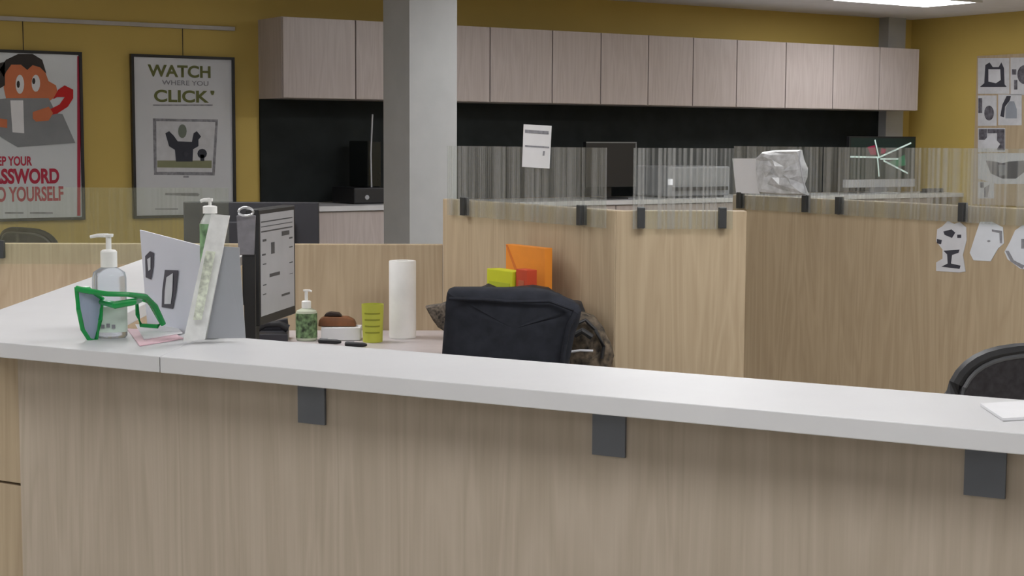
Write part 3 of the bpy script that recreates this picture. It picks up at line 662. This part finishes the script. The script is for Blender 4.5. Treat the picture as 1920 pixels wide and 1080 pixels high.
# black pens in front
for (pa, pb, yy_, lab) in ((598, 640, 639.5, 'black pen lying on the desk in front of the white box, left one'), (648, 688, 645, 'black pen lying on the desk in front of the white box, right one')):
    a_, c_ = pz(pa, yy_ - 1, DZ + .01), pz(pb, yy_ + 1, DZ + .01)
    t = thing('pen', lab, 'pen', (a_ + c_) / 2 - Vector((0, 0, .01)), math.atan2((c_ - a_).y, (c_ - a_).x)); ln_ = (c_ - a_).length / 2
    b = new(); tube(b, [(-ln_, 0, .0085), (ln_ * .6, 0, .0085), (ln_ * .95, 0, .0085), (ln_, 0, .0085)], [.008, .008, .005, .002], 10); obj('barrel', b, BLACK, t, smooth=True)
    b = new(); box(b, -ln_ * .9, -ln_ * .2, -.002, .002, .0168, .019); obj('clip', b, LGREY, t)
# lotion bottle with green label
def pump_bottle(name, label, v, sc, rb, hb, hneck, htop, body, labm, lab_z, rz, nozzle=1, collar=.45, flat=1.0, noz_len=26):
    t = thing(name, label, 'bottle', v, rz)
    R_ = rb * sc
    b = new(); lathe(b, [(R_ * .9, .0005), (R_, .005), (R_, hb * sc * .86), (R_ * .93, hb * sc * .94), (R_ * .55, hb * sc), (R_ * .42, hb * sc + .002)], n=32, sy=flat); obj('bottle_body', b, body, t, smooth=True)
    b = new(); lathe(b, [(R_ + .0006, lab_z[0] * sc), (R_ + .0006, lab_z[1] * sc)], n=32, sy=flat); obj('printed_label', b, labm, t, smooth=True)
    z0 = hb * sc + .0022
    b = new(); lathe(b, [(R_ * collar, z0), (R_ * collar, z0 + hneck * sc * .9), (R_ * collar * .8, z0 + hneck * sc), (R_ * .16, z0 + hneck * sc + .001), (R_ * .16, htop * sc - .006)], n=24); obj('pump_collar', b, WPL, t, smooth=True)
    zt = htop * sc
    b = new(); lathe(b, [(R_ * .28, zt - .0058), (R_ * .30, zt)], n=16); tube(b, [(0, 0, zt - .003), (-noz_len * sc * nozzle * .6, 0, zt - .003), (-noz_len * sc * nozzle, 0, zt - .006)], [.0042, .0038, .003], 8); obj('pump_nozzle', b, WPL, t, smooth=True)
    return t
GL = mat('green_floral_label', (96, 120, 84), .7, var=.55, scale=55)
v = pz(575, 638, DZ); sc = v.dot(Fh) / FPX
pump_bottle('lotion_bottle', 'small pump bottle with a green floral label on the desk', v, sc, 20, 60, 14, 96, mat('lotion_plastic', (190, 196, 176), .4), GL, (6, 52), rF, nozzle=-.4)
# orange folder, lime notepad, red box against the tall partition
def standing(name, label, cat, px0, px1, pyt, m, offs, th, lean=0, up=0):
    org = p1_org - Vector((offs, 0, 0)); a_ = plane_xz(px0, pyt, org, rP); c_ = plane_xz(px1, pyt, org, rP)
    t = thing(name, label, cat, org + dirP * a_[0] + Vector((0, 0, DZ)), rP)
    b = new(); box(b, 0, c_[0] - a_[0], -th, 0, .001, a_[1] - DZ); obj('body', b, m, t, bev=.002)
    return t, c_[0] - a_[0], a_[1] - DZ
ORG = mat('orange_card', (226, 138, 42), .6, var=.05)
t, w1, h1 = standing('orange_folder', 'bright orange folder standing against the tall partition', 'folder', 962, 1036, 457, ORG, .05, .03)
b = new(); poly(b, [(.0, h1 - .002), (.012, h1 - .002), (w1 * .55, h1 * .55), (w1 * .52, h1 * .5)], -.0302, -.0312); obj('diagonal_flap', b, mat('orange_dark', (206, 112, 40), .6), t)
t, w1, h1 = standing('notepad_stack', 'lime yellow notepad stack in front of the orange folder', 'notepad', 936, 984, 502, mat('lime_note', (196, 198, 30), .7), .14, .05)
b = new(); box(b, w1 * .1, w1 * .9, -.0515, -.0502, h1 * .5, h1 * .86); obj('printed_panel', b, mat('note_dark', (170, 178, 34), .7), t)
t, w1, h1 = standing('red_box', 'small red box between the lime notepad and the orange folder', 'box', 986, 1007, 503, mat('red_card', (190, 66, 34), .6), .14, .04)
b = new(); box(b, w1 * .25, w1 * .75, -.0415, -.0402, h1 * .4, h1 * .88); obj('printed_panel', b, mat('terracotta', (176, 92, 60), .7), t)
# black bag on the desk behind the chair
v = pz(950, 640, DZ); v = pw(950, 600, 4.98); v.z = DZ
t = thing('black_tote_bag', 'black tote bag on the desk behind the draped chair', 'bag', v)
wrap('bag_body', dense([(826, 572), (860, 560), (900, 540), (915, 534), (930, 542), (1000, 536), (1030, 541), (1050, 556), (1078, 566), (1092, 568), (1096, 580), (1090, 622), (836, 622)], 2, 1), 5.005, .11, mat('bag_black', (26, 22, 24), .7, var=.2, scale=30), t, .01, .003)
# patterned scarf end at left of the jacket
v = pw(815, 600, 4.8); v.z = DZ
t = thing('patterned_pouch', 'small black and white patterned pouch left of the jacket', 'pouch', v)
PAT = mat('leopard_pattern', (70, 62, 54), .8, var=.9, scale=110)
wrap('pouch_body', dense([(799, 573), (836, 570), (842, 600), (838, 624), (822, 612), (812, 600)], 2, 1), 4.8, .06, PAT, t, .006, .002)
# brown mesh bag at right
v = pw(1105, 660, 4.88); v.z = .515
t = thing('mesh_bag', 'dark brown mesh shoulder bag standing on the right side of the chair seat', 'bag', v)
MB_ = mat('brown_mesh', (74, 64, 52), .8, var=.5, scale=45, bump=.5)
wrap('bag_body', dense([(1072, 596), (1092, 586), (1112, 592), (1130, 612), (1143, 640), (1150, 664), (1140, 700), (1130, 812), (1074, 814), (1062, 700), (1062, 640)], 3, 1), 4.88, .08, MB_, t, .02, .004)
f5 = lambda px, p_y, d_=4.81: pw(px, p_y, d_) - t.location
b = new(); tube(b, [f5(1084, 606), f5(1098, 600), f5(1116, 618), f5(1132, 650), f5(1128, 672)], .006, 8); obj('strap', b, BLACK, t, smooth=True)
b = new(); tube(b, [f5(1066, 660, 4.79), f5(1088, 657, 4.79), f5(1112, 658, 4.79)], .004, 6); obj('highlight_strip', b, LGREY, t, smooth=True)  # pale tube stands in for the highlight across the bag
b = new(); tube(b, [f5(1078, 628, 4.80), f5(1092, 620, 4.79), f5(1110, 632, 4.79)], .010, 8); obj('dark_pocket', b, BLACK, t, smooth=True)

# computer monitor on the desk, seen steeply from its left edge
na, nb = pw(486, 500, 4.95), pw(554, 500, 5.32)
mz1 = pw(486, 393, 4.95).z; mz0 = pw(486, 612, 4.95).z
d_ = Vector((nb.x - na.x, nb.y - na.y, 0)); Lm = d_.length; rzm = math.atan2(d_.y, d_.x)
t = thing('monitor', 'black computer monitor showing a white window, turned steeply away', 'monitor', (na.x, na.y, DZ), rzm)
b = new(); box(b, 0, Lm, 0, .045, mz0 - DZ, mz1 - DZ); box(b, .06, Lm - .06, .045, .08, mz0 - DZ + .06, mz1 - DZ - .06); obj('casing', b, BLACK, t, bev=.004)
b = new(); box(b, .012, Lm - .018, -.0012, -.0002, mz0 - DZ + .03, mz1 - DZ - .016)
SCR = mat('screen_white', (150, 151, 155), .35, var=.03, emit=.14); obj('screen', b, SCR, t)
UI = mat('screen_lines', (70, 72, 76), .5); Hm = mz1 - mz0; zz0 = mz0 - DZ
for (u0, u1, v0, v1) in ((.02, .95, .885, .895), (.02, .95, .845, .852), (.02, .95, .80, .812), (.06, .16, .72, .74), (.04, .14, .60, .615), (.3, .4, .60, .70), (.25, .55, .40, .43), (.06, .15, .52, .53), (.06, .15, .34, .35), (.85, .95, .70, .715), (.85, .95, .62, .63), (.85, .95, .48, .49), (.85, .95, .38, .385), (.6, .85, .2, .22), (.62, .85, .74, .78), (.05, .14, .26, .27)):
    b = new(); box(b, .012 + (Lm - .03) * u0, .012 + (Lm - .03) * u1, -.002, -.0013, zz0 + Hm * v0, zz0 + Hm * v1); obj('screen_line', b, UI, t)
b = new(); box(b, Lm / 2 - .04, Lm / 2 + .04, .081, .1, .013, .3); box(b, Lm / 2 - .13, Lm / 2 + .13, -.02, .18, .001, .0125); obj('stand', b, BLACK, t)
# keyboard / phone in dark
v = pz(515, 632, DZ); 
t = thing('desk_phone', 'dark grey desk phone below the monitor at the counter edge', 'telephone', pz(508, 642, DZ), rF + R(4))
b = new(); box(b, -.06, .06, 0, .14, .001, .03); poly(b, [(-.06, .03), (.06, .03), (.055, .075), (-.02, .06)], .10, .14); obj('base', b, mat('phone_dark', (52, 52, 58), .4), t, bev=.004)
b = new(); tube(b, [(-.055, .03, .045), (-.02, .03, .062), (.03, .03, .062), (.06, .03, .045)], [.016, .012, .012, .016], 10); obj('handset', b, BLACK, t, smooth=True)
# grey pouch with metal clip hanging on the monitor corner
cpz = pw(461, 388, 4.9)
t = thing('upright_holder', 'black upright holder with a grey strap and metal clip left of the screen', 'holder', (cpz.x, cpz.y, DZ))
P4 = [pw(443, 404, 4.87), pw(479, 404, 4.87), pw(476, 478, 4.87), pw(447, 478, 4.87)]
b = new(); quad3(b, [p - t.location for p in P4], .012); obj('strap_body', b, mat('grey_webbing', (122, 120, 126), .7, var=.08, scale=30), t, bev=.003)
b = new(); ring = [pw(461 + 14 * math.cos(a_), 397 + 8 * math.sin(a_), 4.86) - t.location for a_ in [2 * math.pi * i / 20 for i in range(20)]]
tube(b, ring, .004, 8, closed=True); obj('metal_clip', b, mat('chrome', (220, 222, 226), .25, .7), t, smooth=True)
b = new(); quad3(b, [pw(456, 478, 4.88) - t.location, pw(478, 478, 4.88) - t.location, pw(480, 693, 4.88) - t.location, pw(460, 693, 4.88) - t.location], .012); obj('upright_case', b, BLACK, t)

# ------------------------------------------------------------------ things on the counter
# hand sanitizer bottle
v = pz(207, 633, CT); sc = v.dot(Fh) / FPX
def clearmat():
    m = bpy.data.materials.new('clear_gel_bottle'); m.use_nodes = True; b_ = m.node_tree.nodes['Principled BSDF']
    b_.inputs['Base Color'].default_value = (.82, .86, .92, 1); b_.inputs['Roughness'].default_value = .12; b_.inputs['Transmission Weight'].default_value = .75; b_.inputs['IOR'].default_value = 1.2
    return m
LAB = mat('sanitizer_label', (208, 224, 214), .5, var=.04, scale=30)
t = pump_bottle('sanitizer_bottle', 'clear hand sanitizer pump bottle with a pale label on the white counter', v, sc, 32, 132, 32, 196, clearmat(), LAB, (12, 60), rF, nozzle=1, collar=.48, flat=.6, noz_len=34)
b = new()
for (u, z_) in ((-9, 20), (1, 22), (11, 20)): box(b, (u - 3) * sc, (u + 3) * sc, -32 * sc * .6 - .004, -32 * sc * .6 - .001, z_ * sc, (z_ + 7) * sc)
obj('label_print', b, INKG, t)
# oversized green glasses
GR = mat('green_plastic', (22, 150, 72), .25, var=.05); 
g0 = pz(172, 640, CT)
t = thing('green_glasses', 'oversized bright green novelty sunglasses standing before the sanitizer bottle', 'glasses', g0)
wd0 = g0.dot(Fh)
def gp(px, p_y, d_=0): return pw(px, p_y, wd0 + d_) - t.location
# near lens rim
rim1 = [(143, 540, 0), (165, 541, .01), (192, 560, .03), (188, 600, .03), (180, 637, .03), (168, 638, .02), (155, 618, .01), (147, 580, 0)]
b = new(); tube(b, [gp(*p) for p in rim1], .0045, 8, closed=True); obj('near_lens_rim', b, GR, t, smooth=True)
b = new(); quad3(b, [gp(*p) for p in rim1], .0012)
LN = mat('smoky_lens', (150, 165, 190), .1, alpha=.75); obj('near_lens', b, LN, t)
rim2 = [(240, 556, .10), (262, 570, .10), (262, 606, .10), (250, 612, .10), (238, 600, .10)]
rim2 = [(256, 560, .12), (280, 566, .12), (303, 606, .12), (296, 612, .12), (264, 610, .12), (258, 590, .12)]
b = new(); tube(b, [gp(*p) for p in rim2], .0045, 8, closed=True); obj('far_lens_rim', b, GR, t, smooth=True)
b = new(); tube(b, [gp(143, 541, 0), gp(160, 545, -.005), gp(200, 551, -.02), gp(240, 552, -.01), gp(272, 556, .05), gp(290, 575, .1), gp(306, 608, .12)], [.006, .006, .005, .005, .006, .007, .006], 8); obj('upper_temple', b, GR, t, smooth=True)
b = new(); tube(b, [gp(190, 566, .03), gp(215, 572, -.02), gp(250, 566, 0), gp(262, 563, .10)], [.006, .0075, .007, .006], 8); obj('lower_temple', b, GR, t, smooth=True)
# leaflets lying
LV = mat('leaflet_paper', (232, 220, 226), .5, var=.02)
for (pts, lab, zo, m) in (([(238, 618), (318, 622), (344, 636), (262, 650)], 'pale pink leaflet lying on the counter beside the sanitizer bottle', .0006, mat('pink_leaflet', (226, 190, 200), .6)), ([(254, 612), (330, 616), (342, 628), (270, 640)], 'white leaflet lying on top of the pale pink leaflet', .0032, PAPER)):
    P_ = [pz(p[0], p[1], CT) for p in pts]; c_ = sum(P_, Vector()) / 4
    b = new(); slab(b, [(p.x - c_.x, p.y - c_.y) for p in P_], 0, .002); o = obj('leaflet', b, m); o.location = (c_.x, c_.y, CT + zo); tag(o, lab, 'leaflet')
# large tilted sign board with icons
def sheet3(name, label, cat, pts, th, m):
    P_ = [pw(*p) for p in pts]; base = min(P_, key=lambda v_: v_.z)
    t = thing(name, label, cat, (base.x, base.y, base.z)); b = new(); quad3(b, [p - t.location for p in P_], th); obj('board', b, m, t); return t, P_
wA = pz(300, 625, CT).dot(Fh); wB = pz(350, 640, CT).dot(Fh)
SGN = mat('sign_board', (206, 208, 220), .3, var=.01)
_a, _b, _c = pw(262, 431, 3.30), pw(404, 468, 3.07), pw(276, 610, 3.30); _n = (_b - _a).cross(_c - _a); _r = ray(352, 636)
wbr = (_r * ((_a - O).dot(_n) / _r.dot(_n))).dot(Fh)
tl, tr, br, bl = (262, 431, 3.30), (404, 468, 3.07), (352, 636, wbr), (276, 610, 3.30)
t, P_ = sheet3('sign_board', 'pale tilted sign board with two dark outlined icons on the counter', 'sign', [tl, tr, br, bl], .003, SGN)
def bil(u, v_):   # point on the board
    a_ = P_[0].lerp(P_[1], u); c_ = P_[3].lerp(P_[2], u); return a_.lerp(c_, v_)
def onboard(px, p_y):  # sight line hits board plane
    n_ = (P_[1] - P_[0]).cross(P_[3] - P_[0]).normalized(); r_ = ray(px, p_y); k = (P_[0] - O).dot(n_) / r_.dot(n_); k *= .9985
    return O + r_ * k - t.location
for nm, outer, inner in (('bottle_icon', [(272, 480), (281, 471), (288, 474), (287, 500), (283, 524), (273, 520)], [(276, 486), (282, 482), (282, 505), (278, 508)]), ('dispenser_icon', [(309, 506), (334, 507), (330, 545), (324, 579), (303, 576), (304, 545)], [(312, 520), (324, 512), (323, 545), (320, 570), (308, 570), (309, 545)])):
    b = new(); quad3(b, [onboard(*p) for p in outer], .0004); obj(nm, b, mat('icon_ink', (72, 70, 80), .6), t)
    b = new(); q_ = [onboard(*p) for p in inner]; q_ = [p - (p + t.location - O).normalized() * .003 for p in q_]; quad3(b, q_, .0004); obj(nm + '_fill', b, PAPERG, t)
# slanted leaflet holder strip
t, P2_ = sheet3('leaflet_holder', 'narrow slanted clear leaflet holder leaning beside the sign board', 'leaflet holder', [(396, 401, 3.01), (430, 404, 3.01), (384, 637, 3.0), (343, 641, 2.99)], .008, mat('leaflet_front', (228, 229, 228), .3, var=.04, scale=60))
b = new(); q_ = [pw(386, 470, 2.985), pw(404, 472, 2.985), pw(378, 600, 2.975), pw(362, 600, 2.975)]; quad3(b, [p - t.location for p in q_], .001); obj('printed_text', b, mat('faint_green_print', (206, 212, 196), .6, var=.2, scale=90), t)
t, P3_ = sheet3('display_stand', 'grey trapezoid display stand at the back edge of the counter', 'display stand', [(416, 462, 3.03), (448, 464, 3.03), (460, 634, 3.035), (388, 635, 3.03)], .004, mat('stand_grey', (160, 163, 168), .35, var=.03))
# second pump bottle behind
v = pw(412, 560, 3.17); v.z = CT
v = pz(410, 631.5, CT); sc = v.dot(Fh) / FPX
# standing at the back edge of the counter
pump_bottle('soap_bottle', 'tall pump bottle with a green label behind the slanted leaflet holder', v + cn * -.022, sc, 19, 232, 14, 262, mat('bottle_pale', (196, 200, 196), .3), mat('leaf_green_label', (122, 160, 118), .5, var=.3, scale=40), (120, 215), rF, nozzle=.8, collar=.7, noz_len=22)
# paper at the right end of the counter
P_ = [pz(p[0], p[1], CT) for p in ((1838, 762), (1930, 756), (1990, 784), (1880, 790))]; c_ = sum(P_, Vector()) / 4
b = new(); slab(b, [(p.x - c_.x, p.y - c_.y) for p in P_], 0, .004); o = obj('paper_stack', b, PAPER); o.location = (c_.x, c_.y, CT + .0006); tag(o, 'white paper stack at the right end of the counter', 'paper')
